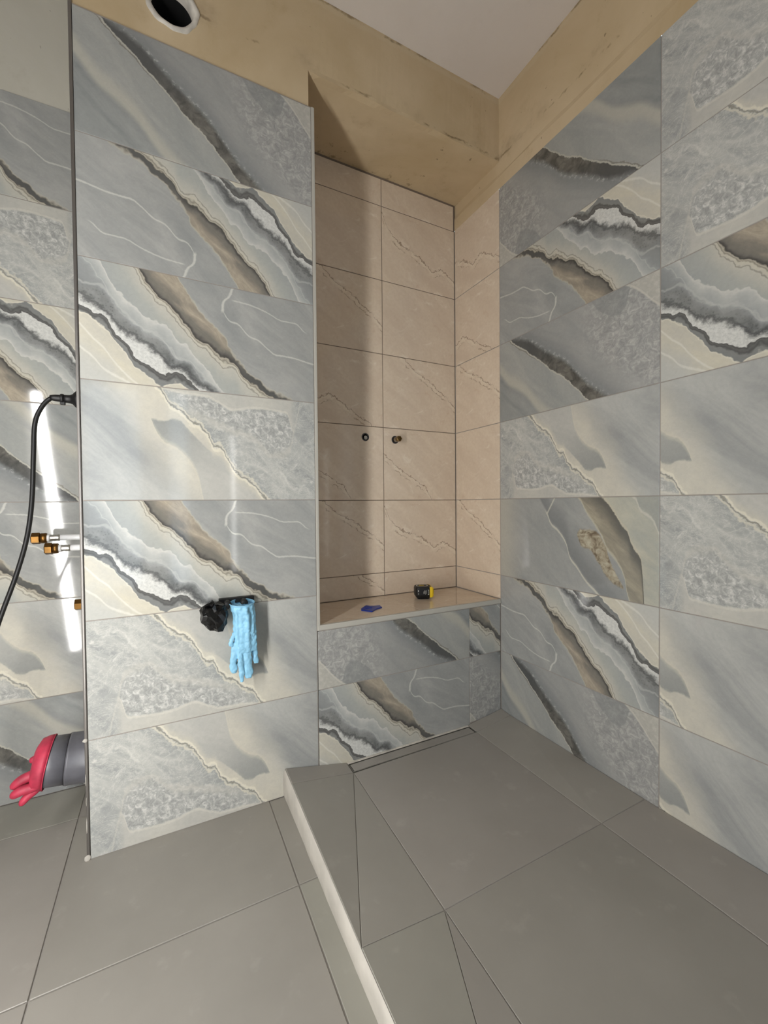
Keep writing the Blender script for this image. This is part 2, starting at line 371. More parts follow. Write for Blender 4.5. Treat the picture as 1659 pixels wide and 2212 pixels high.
GROUT_F = simple('floor_grout', (158, 153, 147), .9)
def plaster(name, a, bcol, stain, speck=.8, arris=False):
    mt, b = newmat(name); gm = node('ShaderNodeNewGeometry'); ps = S(gm.outputs['Position'])
    c = ramp(noi(ps, 2.2, 5, .6, .6), [(.3, a), (.7, bcol)])
    c = mix(sstep(noi(ps, 9, 6, .7), .56, .75, 0, .45), c, stain)
    c = mix(sstep(noi(ps, 46, 2, .5),   .735, .77, 0, speck), c, (96, 78, 58))
    if arris:
        sx = node('ShaderNodeSeparateXYZ'); put(sx.inputs[0], ps); z = S(sx.outputs[2])
        brk = sstep(noi(ps, 7, 4, .7), .50, .60)
        wob = z + (noi(ps, 22, 4, .7)-.5)*.03
        for zz, wd in ((ZC-.004, .007), (ZLIN+.010, .006)):
            c = mix(brk*sstep(mth('ABSOLUTE', wob-zz), wd, wd*.2, 0, .75), c, (112, 92, 62))
        c = mix(sstep(mth('ABSOLUTE', wob-(ZC-.014)), .014, .004, 0, .35), c, (206, 190, 160))
        sm = sstep(noi(ps, 4.5, 5, .7), .46, .66)*sstep(mth('ABSOLUTE', z-ZLIN-.03), .05, .0, 0, .5)
        c = mix(sm, c, (164, 144, 116))
    finish(b, c, .85, noi(ps, 30, 6, .7), .35)
    return mt
OCHRE = plaster('ochre_plaster', (188, 166, 130), (210, 190, 158), (176, 152, 114), .6, True)
GREYPL = plaster('grey_filler_plaster', (186, 182, 168), (196, 192, 180), (178, 172, 156), .3)
GREYW = simple('grey_wall_paint', (112, 108, 102), .8, var=.02, scale=4)  # unseen walls, coloured grey to cut the light they bounce
CEIL = plaster('pale_ceiling_plaster', (214, 205, 197), (220, 212, 205), (206, 196, 186), 0)
WHITEPL = simple('white_skim_plaster', (188, 183, 174), .85, var=.06, scale=14, bump=.3)
STEEL = simple('brushed_steel_trim', (178, 176, 170), .3, 0.9)
PALETRIM = simple('satin_ivory_profile', (182, 179, 170), .32)
DARKTRIM = simple('grey_metal_corner_profile', (128, 124, 120), .35, 0.8)
CHROME = simple('chrome', (200, 200, 200), .12, 1.0)
BRASS = simple('brass', (112, 82, 44), .36, 1.0, var=.1, scale=60)
BRASSD = simple('dull_brass', (120, 98, 62), .35, .9)
BLACK = simple('black_rubber', (9, 9, 10), .5)
BLACKG = simple('black_gloss_film', (4, 4, 5), .28)
WHITEPIPE = simple('white_plastic_pipe', (226, 226, 226), .3)
GREYPVC = simple('grey_pvc', (92, 92, 98), .38, var=.10, scale=25)
DARKPVC = simple('dark_grey_plastic', (52, 51, 52), .4)
PINK = simple('pink_latex', (178, 50, 74), .55, var=.12, scale=40)
BLUEG = simple('blue_nitrile', (140, 196, 226), .5, var=.05, scale=30)
BLUEGD = simple('blue_nitrile_shaded', (92, 150, 194), .55)  # darker copy of the glove blue, for shade inside the cuff
BLUEP = simple('blue_plastic', (8, 48, 150), .35)
YELLOW = simple('yellow_plastic', (232, 196, 24), .4)
DARK = simple('dark_void', (6, 6, 6), 1.0)
PRINTW = simple('white_print', (210, 208, 200), .6)
PALEP = simple('pale_pvc', (206, 200, 190), .6, var=.10, scale=30)

# ------------------------------------------------------------------ object helpers
def obj(name, me, mat, parent=None, smooth=False):
    o = bpy.data.objects.new(name, me); COL.objects.link(o)
    if mat is not None: me.materials.append(mat)
    if parent is not None: o.parent = parent
    if smooth:
        for p in me.polygons: p.use_smooth = True
    return o
def mesh(name, verts, faces):
    me = bpy.data.meshes.new(name); me.from_pydata([tuple(v) for v in verts], [], faces); me.update(); return me
def from_bm(name, bm, mat, parent=None, smooth=False):
    bmesh.ops.recalc_face_normals(bm, faces=bm.faces)
    me = bpy.data.meshes.new(name); bm.to_mesh(me); bm.free()
    return obj(name, me, mat, parent, smooth)
def struct(o, label, cat):
    o['kind'] = 'structure'; o['label'] = label; o['category'] = cat; return o
def thing(name, loc, label, cat, group=None):
    o = bpy.data.objects.new(name, None); COL.objects.link(o); o.location = loc; o.empty_display_size = .03
    o['label'] = label; o['category'] = cat
    if group: o['group'] = group
    return o
def tag(o, label, cat, group=None):
    o['label'] = label; o['category'] = cat
    if group: o['group'] = group
    return o
def bm_box(bm, a, b, bev=0.0):
    vs = [bm.verts.new((x, y, z)) for x in (a[0], b[0]) for y in (a[1], b[1]) for z in (a[2], b[2])]
    fs = [(0, 1, 3, 2), (4, 6, 7, 5), (0, 4, 5, 1), (2, 3, 7, 6), (0, 2, 6, 4), (1, 5, 7, 3)]
    f = [bm.faces.new([vs[i] for i in q]) for q in fs]
    if bev:
        es = list({e for q in f for e in q.edges})
        bmesh.ops.bevel(bm, geom=es, offset=bev, segments=2, affect='EDGES', profile=.6)
def box(name, a, b, mat, parent=None, bev=0.0):
    bm = bmesh.new(); bm_box(bm, a, b, bev); return from_bm(name, bm, mat, parent)
def loft(bm, rings, cap0=True, cap1=True):
    R = [[bm.verts.new(p) for p in r] for r in rings]
    n = len(R[0])
    for a, b in zip(R, R[1:]):
        for i in range(n): bm.faces.new((a[i], a[(i+1) % n], b[(i+1) % n], b[i]))
    if cap0: bm.faces.new(R[0][::-1])
    if cap1: bm.faces.new(R[-1])
def frame(axis):
    a = Vector(axis).normalized(); t = Vector((0, 0, 1)) if abs(a.z) < .9 else Vector((1, 0, 0))
    e1 = a.cross(t).normalized(); return e1, a.cross(e1).normalized()
def ring(c, e1, e2, r1, r2=None, n=16, ph=0.0):
    r2 = r1 if r2 is None else r2; c = Vector(c)
    return [c + e1*(r1*math.cos(ph+2*math.pi*i/n)) + e2*(r2*math.sin(ph+2*math.pi*i/n)) for i in range(n)]
def tube(name, pts, rad, mat, parent=None, n=12, smooth=True, cap=True):
    bm = bmesh.new(); pts = [Vector(p) for p in pts]; rings = []
    e1 = None
    for i, p in enumerate(pts):
        t = (pts[min(i+1, len(pts)-1)] - pts[max(i-1, 0)]).normalized()
        if e1 is None: e1, e2 = frame(t)
        else:
            e1 = (e1 - t*e1.dot(t)).normalized(); e2 = t.cross(e1)
        r = rad[i] if isinstance(rad, (list, tuple)) else rad
        rings.append(ring(p, e1, e2, r, r, n))
    loft(bm, rings, cap, cap)
    return from_bm(name, bm, mat, parent, smooth)
def lathe(name, base, axis, prof, mat, parent=None, n=24, smooth=True, ph=0.0):
    """prof: list of (distance along axis, radius)"""
    bm = bmesh.new(); a = Vector(axis).normalized(); e1, e2 = frame(a); base = Vector(base)
    loft(bm, [ring(base + a*s, e1, e2, max(r, 1e-4), None, n, ph) for s, r in prof])
    return from_bm(name, bm, mat, parent, smooth)
def spline(pts, k=6):
    pts = [Vector(p) for p in pts]; out = []
    for i in range(len(pts)-1):
        p0, p1, p2, p3 = pts[max(i-1, 0)], pts[i], pts[i+1], pts[min(i+2, len(pts)-1)]
        for j in range(k):
            t = j/k
            out.append(.5*((2*p1) + (p2-p0)*t + (2*p0-5*p1+4*p2-p3)*t*t + (3*p1-p0-3*p2+p3)*t**3))
    out.append(pts[-1]); return out

def poly_tile(parent, pts, normal, mat, uvs=None, name='tile', th=TH, gap=GAP, bev=.0009, jit=0.0):
    """a bevelled slab: pts counter-clockwise seen against the normal, shrunk by half a joint"""
    nrm = Vector(normal).normalized(); pts = [Vector(p) for p in pts]; n = len(pts)
    def inset(d):
        out = []
        for i in range(n):
            a, p, c = pts[i-1], pts[i], pts[(i+1) % n]
            d1 = (p-a).normalized(); d2 = (c-p).normalized()
            n1 = nrm.cross(d1).normalized(); n2 = nrm.cross(d2).normalized()
            bis = n1+n2; k = d/max(.15, bis.dot(n1))
            out.append(p + bis*k)
        return out
    o0 = inset(gap/2); o1 = inset(gap/2+bev)
    lift = nrm*random.uniform(-jit, jit) if jit else Vector((0, 0, 0))
    top = [p + lift for p in o1]; mid = [p - nrm*bev + lift for p in o0]; bot = [p - nrm*th for p in o0]
    c = sum(pts, Vector())/n
    V = [p-c for p in top+mid+bot]
    faces = [list(range(n))]
    for i in range(n):
        j = (i+1) % n
        faces.append([i, n+i, n+j, j]); faces.append([n+i, 2*n+i, 2*n+j, n+j])
    me = mesh(name, V, faces)
    if uvs is not None:
        lay = me.uv_layers.new(name='UVMap')
        full = list(uvs)*3
        for l in me.loops: lay.data[l.index].uv = full[l.vertex_index]
    o = obj(name, me, mat, parent); o.location = c
    return o
def wall_tile(parent, org, eu, ev, a0, a1, z0, z1, mat, rot=False, crop=None, **kw):
    """tile on a wall: along eu from a0 to a1, up from z0 to z1; crop = (u0, v0, u1, v1) of the 60 x 30 print"""
    org = Vector(org); eu = Vector(eu); ev = Vector(ev)
    pts = [org+eu*a0+ev*z0, org+eu*a1+ev*z0, org+eu*a1+ev*z1, org+eu*a0+ev*z1]
    u0_, v0_, u1_, v1_ = crop or (0, 0, min(1, (a1-a0)/.602), min(1, (z1-z0)/P))
    uv = [(u0_, v0_), (u1_, v0_), (u1_, v1_), (u0_, v1_)]
    if rot: uv = [(1-a, 1-b_) for a, b_ in uv]
    return poly_tile(parent, pts, eu.cross(ev), mat, uv, jit=.00025, **kw)

# ================================================================== the setting
# --- panel (end wall of the partition)
wp = struct(box('wall_partition', (XL+.001, D+TH, 0), (XE+.006, YL, ZT), GROUT), 'partition end wall clad in grey onyx tiles', 'wall')
rows = [(6, THREE, 0), (5, ONE, 1), (4, ONE, 0), (3, TWO, 1), (2, ONE, 0), (1, TWO, 0), (0, TWO, 0)]
for k, mt, rt in rows:
    wall_tile(wp, (0, D, 0), (1, 0, 0), (0, 0, 1), XL, XE, k*P, (k+1)*P, mt, rt)
# beige tiles on the hidden niche side of the partition
for k in range(1, 7):
    z0 = max(k*P, ZB)
    wall_tile(wp, (XE+.006+TH, 0, 0), (0, 1, 0), (0, 0, 1), D+.010, YN, z0, (k+1)*P, [PK1, PK2, PK0][k % 3], crop=(0, (z0-k*P)/P, .47, 1))
# plaster above the panel with a round vent hole
def plaster_with_hole(name, x0, x1, z0, z1, y, cx, cz, r, s, mat):
    bm = bmesh.new(); n = 48; ci = []; sq = []
    for i in range(n):
        a = 2*math.pi*i/n; c, q = math.cos(a), math.sin(a); k = s/max(abs(c), abs(q))
        rr = r*(1+.035*math.sin(5*a+1)+.02*math.sin(11*a))
        ci.append(bm.verts.new((cx+rr*c, y, cz+rr*q))); sq.append(bm.verts.new((cx+k*c, y, cz+k*q)))
    for i in range(n):
        j = (i+1) % n; bm.faces.new((ci[i], ci[j], sq[j], sq[i]))
    for (a, b, c, d_) in [(x0, cx-s, z0, z1), (cx+s, x1, z0, z1), (cx-s, cx+s, z0, cz-s), (cx-s, cx+s, cz+s, z1)]:
        v = [bm.verts.new(t) for t in ((a, y, c), (b, y, c), (b, y, d_), (a, y, d_))]; bm.faces.new(v)
    return bm
YP = D+.006
bm = plaster_with_hole('x', XL, XE-.006, ZT-.004, ZC, YP, .04, 2.230, .064, .095, OCHRE)
for f in bm.faces:
    f.normal_update()
    if f.normal.y > 0: f.normal_flip()
def quad(bm, *p): return bm.faces.new([bm.verts.new(q) for q in p])
quad(bm, (XL, YP, ZT-.004), (XL, YP, ZC), (XL, YL, ZC), (XL, YL, ZT-.004))
quad(bm, (XE-.006, YP, ZT-.004), (XE-.006, YL, ZT-.004), (XE-.006, YL, ZC), (XE-.006, YP, ZC))
quad(bm, (XL, YP, ZT-.004), (XL, YL, ZT-.004), (XE-.006, YL, ZT-.004), (XE-.006, YP, ZT-.004))
me = bpy.data.meshes.new('wall_partition_plaster'); bm.to_mesh(me); bm.free()
struct(obj('wall_partition_plaster', me, OCHRE), 'bare ochre plaster above the tiled partition, holding the vent', 'wall')
# --- lintel above the niche: uneven lower arris
bm = bmesh.new(); N = 40
def jag(i, k): return .0035*mnoise.noise(Vector((i*.31, k*7.7, .3)))
fr = [[bm.verts.new((XE-.006+(XR-XE+.020)*i/N, YP+jag(i, j)*(1 if j < 3 else 0), z+(jag(i, j+5)*2 if j == 0 else 0))) for i in range(N+1)] for j, z in enumerate((ZLIN, ZLIN+.012, ZLIN+.05, ZC))]
bk = [[bm.verts.new((XE-.006+(XR-XE+.020)*i/N, y, z)) for i in range(N+1)] for y, z in ((YP+.02, ZLIN-.001), (YN+.06, ZLIN+.004))]
for a, b in ((fr[0], fr[1]), (fr[1], fr[2]), (fr[2], fr[3]), (bk[0], fr[0]), (bk[1], bk[0])):
    for i in range(N): bm.faces.new((a[i], a[i+1], b[i+1], b[i]))
o = from_bm('wall_lintel', bm, OCHRE)
struct(o, 'bare ochre plaster lintel hanging above the beige niche', 'wall')
# --- niche back wall
wn = struct(box('wall_niche_back', (XE+.006, YN+TH, ZB-.02), (XR, YN+.1, ZLIN+.003), GROUT_B), 'beige tiled back wall of the niche', 'wall')
XJ = 0.8116
XN0 = XE+.010
lf = {1: PK2, 2: PK2, 3: PK3, 4: PK1, 5: PK2, 6: PK0, 7: PK2}
rg = {1: PK0, 2: PK1, 3: PK3, 4: PK2, 5: PK0, 6: PK1, 7: PK0}
crl = {1: .34, 2: .35, 3: .0, 4: .25, 5: .35, 6: .1, 7: .3}
crr = {1: .2, 2: 0, 3: 0, 4: .38, 5: .3, 6: 0, 7: .1}
ZTOP = ZLIN-.004
for k in range(1, 8):
    z0 = max(k*P, ZB+.001) if k < 7 else 7*P; z1 = min((k+1)*P, ZTOP)
    va, vb = (z0-k*P)/P, (z1-k*P)/P
    if k == 1: va, vb = va-.35, vb-.35; va = max(va, .0)
    wall_tile(wn, (0, YN, 0), (1, 0, 0), (0, 0, 1), XN0, XJ, z0, z1, lf[k], crop=(crl[k], va, crl[k]+.64, vb), gap=.0028)
    wall_tile(wn, (0, YN, 0), (1, 0, 0), (0, 0, 1), XJ, XR-.001 if k < 7 else XR-.005, z0, z1, rg[k], crop=(crr[k], va, crr[k]+.61, vb), gap=.0028)
# --- right wall
wr = struct(box('wall_right', (XR+TH, YB, 0), (XR+.12, YN+.1, ZT), GROUT), 'right wall clad in grey onyx tiles with a beige strip in the niche', 'wall')
EU, EV = (0, -1, 0), (0, 0, 1)
cols = [(6, THREE, 1, None), (5, ONE, 1, None), (4, THREE, 0, None), (3, TWO, 0, None), (2, FOUR, 0, None), (1, ONE, 1, None), (0, THREE, 0, None)]
ZR = [0.05, P, 2*P, 3*P, 4*P, 5*P, 6*P, ZT+.002]
# origin of the wall frame: (XR, D) going towards the camera
for k, mt, rt, cr in cols:
    v0 = (ZR[k]-k*P)/P
    wall_tile(wr, (XR, D, 0), EU, EV, 0, .608, ZR[k], ZR[k+1], mt, rt, (0, v0, 1, 1))
c2 = {6: (TWO, 0, 0), 5: (TWO, 0, 0), 4: (ONE, 0, 0), 3: (TWO, 0, .62), 2: (TWO, 0, .02), 1: (TWO, 0, .62), 0: (TWO, 0, .62)}
for c in range(4):
    for k in range(7):
        mt, rt, u_ = c2[k] if c == 0 else ((ONE, TWO, THREE)[(k+c) % 3], (k*c) % 2, 0)
        v0 = (ZR[k]-k*P)/P
        a = .608+.602*c
        wall_tile(wr, (XR, D, 0), EU, EV, a, a+.602, ZR[k], ZR[k+1], mt, rt, (u_, v0, u_+1, 1))
# beige strip of the right wall inside the niche
cs = {1: (PK0, .1), 2: (PK2, .50), 3: (PK0, .2), 4: (PK2, .50), 5: (PK1, .4), 6: (PK1, .2)}
for k in range(1, 7):
    z0 = max(k*P, ZB+.001); va = (z0-k*P)/P
    mt, u_ = cs[k]
    wall_tile(wr, (XR, YN, 0), EU, EV, .001, YN-D-.001, z0, ZR[k+1], mt, 0, (u_, va, u_+.48, 1), gap=.0028)
# plaster over the right wall: a faint ridge where the filler meets the old coat
bm = bmesh.new(); N = 44; ys = [YN+.1+(YB-YN-.1)*i/N for i in range(N+1)]
def rid(i, k): return .0025*mnoise.noise(Vector((i*.5, k*3.1, 1.7)))
prof = [(XR+.001, ZT+.001), (XR+.002, 2.165), (XR+.0065, 2.182), (XR+.0055, 2.3), (XR+.004, ZC)]
L = [[bm.verts.new((x+rid(i, j)*(1 if 0 < j < 4 else 0), y, z+(rid(i, j+9)*5 if 0 < j < 3 else 0))) for i, y in enumerate(ys)] for j, (x, z) in enumerate(prof)]
for a, b in zip(L, L[1:]):
    for i in range(N): bm.faces.new((a[i], a[i+1], b[i+1], b[i]))
o = from_bm('wall_right_plaster', bm, OCHRE, smooth=False)
struct(o, 'bare ochre plaster strip above the right-hand tiles', 'wall')
# --- wall at the back of the recess on the left
wl = struct(box('wall_recess_back', (XW, YL+TH, 0), (XL+.02, YL+.12, ZT), GROUT), 'shaded onyx tiled wall behind the pipes, left of the partition', 'wall')
rec = {6: (ONE, 0, 0), 5: (TWO, 1, 0), 4: (ONE, 1, 0), 3: (THREE, 1, 0), 2: (ONE, 0, 0), 1: (TWO, 0, 0), 0: (THREE, 1, 0)}
for c in range(3):
    for k in range(7):
        mt, rt, u_ = rec[k] if c == 0 else ((ONE, TWO, THREE)[(k+c) % 3], (k+c) % 2, 0)
        x1 = XL-.0-.602*c; x0 = max(x1-.602, XW+.002)
        cr = None
        wall_tile(wl, (0, YL, 0), (1, 0, 0), EV, x0, x1, k*P, ZR[k+1] if k == 6 else (k+1)*P, mt, rt, cr)
struct(box('wall_recess_plaster', (XW, YL+.004, ZT+.002), (XL, YL+.12, ZC), GREYPL), 'smooth grey filler plaster above the recess tiles', 'wall')
# --- far left wall, wall behind the camera with a glazed balcony door, ceiling
struct(box('wall_left', (XW-.12, YB, 0), (XW, YL+.12, ZC), GREYW), 'plain plaster wall on the far left', 'wall')
DX0, DX1, DZ = -0.72, 0.28, 2.10
bm = bmesh.new()
for a, b in (((XW-.12, YB-.15, 0), (DX0, YB, ZC)), ((DX1, YB-.15, 0), (XR+.12, YB, ZC)), ((DX0, YB-.15, DZ), (DX1, YB, ZC))): bm_box(bm, a, b)
struct(from_bm('wall_behind', bm, GREYW), 'plain plaster wall behind the viewer around the balcony door', 'wall')
def glass():
    mt = bpy.data.materials.new('clear_pane'); mt.use_nodes = True; nt = mt.node_tree; nt.nodes.clear()
    o = nt.nodes.new('ShaderNodeOutputMaterial'); mx = nt.nodes.new('ShaderNodeMixShader'); t = nt.nodes.new('ShaderNodeBsdfTransparent'); g = nt.nodes.new('ShaderNodeBsdfGlossy')
    g.inputs['Roughness'].default_value = .02; mx.inputs[0].default_value = .06
    nt.links.new(t.outputs[0], mx.inputs[1]); nt.links.new(g.outputs[0], mx.inputs[2]); nt.links.new(mx.outputs[0], o.inputs[0])
    return mt
GLASS = glass()
bm = bmesh.new(); y0, y1 = YB-.10, YB-.05; fw = .06; XM = -.08
for a, b in (((DX0, y0, 0), (DX0+fw, y1, DZ)), ((DX1-fw, y0, 0), (DX1, y1, DZ)), ((DX0+fw, y0, DZ-fw), (DX1-fw, y1, DZ)), ((DX0+fw, y0, 0), (DX1-fw, y1, .10)), ((XM-.13, y0, .10), (XM+.13, y1, DZ-fw))): bm_box(bm, a, b, .004)
dr = struct(from_bm('door_1', bm, WHITEPIPE), 'white framed glazed balcony door behind the viewer', 'door')
box('pane', (DX0+fw, YB-.08, .10), (XM-.13, YB-.074, DZ-fw), GLASS, dr)
box('pane', (XM+.13, YB-.08, .10), (DX1-fw, YB-.074, DZ-fw), GLASS, dr)
tube('handle', [(XM-.07, y1, 1.05), (XM-.07, y1+.04, 1.05), (XM-.07, y1+.045, .95)], .009, STEEL, dr)
struct(box('ceiling', (XW-.12, YB-.15, ZC), (XR+.12, YN+.12, ZC+.1), CEIL), 'pale greyish pink plaster ceiling', 'ceiling')

# --- main floor, 50 cm tiles
fl = struct(box('floor', (XW-.12, YB-.15, -.08), (XR+.12, YN+.12, -.003), GROUT_F), 'matt grey tiled bathroom floor left of the shower', 'floor')
XS = 0.3135
FX = [XW, -1.2325, -.7330, -.2335, .2655, XS]
FY = [YB, -2.044, -1.543, -1.042, -.541, -.040, .461, .962, 1.467, YL-.001]
for i in range(len(FX)-1):
    for j in range(len(FY)-1):
        x0, x1, y0, y1 = FX[i], FX[i+1], FY[j], FY[j+1]
        if i >= 3 and y0 > D: continue
        if i >= 3: y1 = min(y1, D if i == 4 else (D if y0 > 1.2 else y1))
        if i == 4: y1 = min(y1, D)
        poly_tile(fl, [(x0, y0, 0), (x1, y0, 0), (x1, y1, 0), (x0, y1, 0)], (0, 0, 1), FLOOR_M, th=.003, gap=.0032, jit=.0003)
# --- raised shower floor falling to the channel
A1, A2, A3, A4 = (XS, 1.2787, .086), (XS, 1.203, .083), (XS, .714, .060), (XS, .211, .060)
B0, B1, B2, B3 = (.5155, 1.2787, .045), (.5160, 1.222, .0430), (.5045, .7155, .0430), (.4960, .211, .0430)
E0, E1, E2, E3 = (1.0125, 1.2787, .045), (1.0120, 1.227, .0430), (1.0100, .7180, .0430), (1.0070, .211, .0430)
W0, W1, W2, W3 = (XR, 1.2787, .070), (XR, 1.226, .066), (XR, .7075, .058), (XR, .211, .058)
trays = [(A2, B1, B0, A1), (A2, A3, B1), (A3, B2, B1), (A3, A4, B2), (A4, B3, B2), (B2, E2, E1, B1), (B3, E3, E2, B2), (E1, W1, W0, E0), (E2, W2, W1, E1), (E3, W3, W2, E2)]
def low(p, d=.006): return (p[0], p[1], p[2]-d)
Y9 = YB
trays += [((XS, Y9, .06), (.49, Y9, .043), B3, A4), ((.49, Y9, .043), (1.0, Y9, .043), E3, B3), ((1.0, Y9, .043), (XR, Y9, .058), W3, E3)]
bm = bmesh.new()
for t in trays:
    tp = [bm.verts.new(low(p, .0022)) for p in t]; bt = [bm.verts.new((p[0], p[1], -.003)) for p in t]
    bm.faces.new(tp)
    for i in range(len(t)):
        j = (i+1) % len(t); bm.faces.new((tp[i], bt[i], bt[j], tp[j]))
tp = [bm.verts.new((p[0], p[1], .028)) for p in (B1, E1, E0, B0)]; bm.faces.new(tp)
sf = struct(from_bm('floor_shower', bm, GROUT_F), 'raised grey tiled shower floor sloping to a linear channel', 'floor')
for t in trays:
    ps = [Vector(p) for p in t]
    nrm = (ps[1]-ps[0]).cross(ps[2]-ps[0])
    tri = len(t) == 3
    poly_tile(sf, t, nrm, FLOOR_M, th=.002, gap=.0018 if tri else .0030, jit=.0002)
# white skim on the curb face, uneven along its top
bm = bmesh.new(); N = 90; rowsv = []
for i in range(N+1):
    t = i/N; y = D-.001+(YB-D)*t*.62
    zt = .086+(.083-.086)*min(1, (D-y)/.076) if y > 1.203 else (.060+(.083-.060)*(y-.714)/(1.203-.714) if y > .714 else .060)
    jz = .004*mnoise.noise(Vector((i*.45, 2.2, 0))); jx = .0035*mnoise.noise(Vector((i*.33, 8.1, 0)))
    rowsv.append([bm.verts.new((XS-.0005, y, zt-.002)), bm.verts.new((XS-.004+jx*.4, y, zt-.008+jz)), bm.verts.new((XS-.006+jx, y, zt*.55)), bm.verts.new((XS-.005+jx*.6, y, .004+jz*.5)), bm.verts.new((XS-.003, y, -.001))])
for a, b in zip(rowsv, rowsv[1:]):
    for i in range(4): bm.faces.new((a[i], a[i+1], b[i+1], b[i]))
o = from_bm('trim_curb_plaster', bm, WHITEPL, smooth=True)
struct(o, 'white unfinished plaster face of the shower curb', 'trim')
# --- bench and its tiles
wb = struct(box('wall_bench', (XE+.001, D+TH, .02), (XR-.0005, YN, ZB-TH), GROUT), 'low tiled wall and beige bench ledge under the niche', 'wall')
XF = XE+.0015+.602
for k, mt, rt in ((1, THREE, 1), (0, ONE, 0)):
    z0 = k*P if k else .036; z1 = (k+1)*P if k == 0 else ZB-.018
    v0, v1 = (z0-k*P)/P, (z1-k*P)/P
    wall_tile(wb, (0, D, 0), (1, 0, 0), EV, XE+.0015, XF, z0, z1, mt, rt, (0, v0 if not rt else 0, 1, v1 if not rt else v1))
wall_tile(wb, (0, D, 0), (1, 0, 0), EV, XF, XR-.001, P, ZB-.018, ONE, 0, (.42, 0, .68, .62))
wall_tile(wb, (0, D, 0), (1, 0, 0), EV, XF, XR-.001, .05, P, THREE, 1, (.02, .15, .28, 1))
for x0, x1, mt, u_ in ((XE+.010, XJ, PK0, .1), (XJ, XR-.001, PK0, .4)):
    pts = [(x0, D+.011, ZB), (x1, D+.011, ZB), (x1, YN, ZB), (x0, YN, ZB)]
    poly_tile(wb, pts, (0, 0, 1), mt, [(u_, 0), (u_+.6, 0), (u_+.6, .95), (u_, .95)], gap=.0026)
# --- metal profiles
def profile(name, a, b, bev, mat, label):
    return struct(box(name, a, b, mat, None, bev), label, 'trim')
profile('trim_1', (XE+.0006, D-.0012, ZB-.012), (XE+.0098, D+.011, ZT), .0015, PALETRIM, 'pale metal profile on the panel edge beside the niche')
profile('trim_2', (XE+.0006, D-.0025, ZB-.0165), (XR-.0005, D+.0105, ZB+.0012), .003, PALETRIM, 'pale metal profile along the front edge of the bench')
t3 = profile('trim_3', (XL-.0075, D-.0005, 0.0), (XL+.0002, D+.012, ZT+.02), .0025, DARKTRIM, 'dark metal corner profile on the left edge of the partition')
for z0, hh, ww in ((.305, .010, .009), (.205, .030, .0022), (.150, .022, .0018), (.088, .040, .0026), (.006, .018, .012)):
    bm = bmesh.new(); bmesh.ops.create_icosphere(bm, subdivisions=2, radius=1)
    for v in bm.verts:
        k = 1+.3*mnoise.noise(v.co*2+Vector((z0*40, 0, 0))); v.co = Vector((v.co.x*ww*.6*k-.0065, v.co.y*.003*k, v.co.z*hh*.5*k))
    o = from_bm('plaster_crumb', bm, WHITEPL, t3, True); o.location = (XL+.001, D-.0005, z0)
# partition side wall skim with plaster crumbs at the foot
struct(box('wall_partition_side', (XL-.004, D+.012, 0.0), (XL+.001, YL, ZC), GREYPL), 'narrow shaded side of the partition facing the recess', 'wall')

# ================================================================== things
# --- vent duct
cx, cz = .04, 2.230
vt = thing('vent_duct', (cx, YP, cz), 'round black vent opening with a pale plastic rim high above the partition', 'vent')
def vring(r, y, jt=0.0, n=48):
    return [Vector((r*(1+jt*math.sin(5*2*math.pi*i/n+1)+jt*.6*math.sin(11*2*math.pi*i/n))*math.cos(2*math.pi*i/n), y, r*(1+jt*math.sin(5*2*math.pi*i/n+1)+jt*.6*math.sin(11*2*math.pi*i/n))*math.sin(2*math.pi*i/n))) for i in range(n)]
bm = bmesh.new(); loft(bm, [vring(.0665, .002, .03), vring(.0655, -.004, .03), vring(.058, -.005, .02), vring(.0525, -.002, .01), vring(.0515, .03)], False, False)
from_bm('rim', bm, PALEP, vt, True)
bm = bmesh.new(); loft(bm, [vring(.0515, .03), vring(.0515, .30)], False, True)
from_bm('sleeve', bm, DARK, vt, True)

# --- linear drain
dn = thing('shower_drain', (.764, 1.25, .0375), 'linear shower channel with a tiled cover along the foot of the niche wall', 'drain')
def rel(o, par): o.location = Vector(o.location) - par.location
def frame_box(name, x0, x1, y0, y1, z0, z1, t, mat, par):
    bm = bmesh.new(); L = par.location
    for a, b in (((x0, y0, z0), (x1, y0+t, z1)), ((x0, y1-t, z0), (x1, y1, z1)), ((x0, y0+t, z0), (x0+t, y1-t, z1)), ((x1-t, y0+t, z0), (x1, y1-t, z1))):
        bm_box(bm, Vector(a)-L, Vector(b)-L)
    return from_bm(name, bm, mat, par)
frame_box('channel_frame', .5168, 1.0118, 1.2245, 1.2700, .029, .0432, .0016, STEEL, dn)
bm = bmesh.new(); bm_box(bm, Vector((.519, 1.226, .0285))-dn.location, Vector((1.010, 1.2685, .030))-dn.location); from_bm('channel_bed', bm, DARK, dn)
bm = bmesh.new(); bm_box(bm, Vector((.5225, 1.2290, .030))-dn.location, Vector((1.0065, 1.2650, .0425))-dn.location, .0008); from_bm('cover_strip', bm, FLOOR_M, dn)
bm = bmesh.new(); bm_box(bm, Vector((.5165, 1.2702, .030))-dn.location, Vector((1.012, 1.2785, .0445))-dn.location, .0008); from_bm('rear_strip', bm, PALEP, dn)

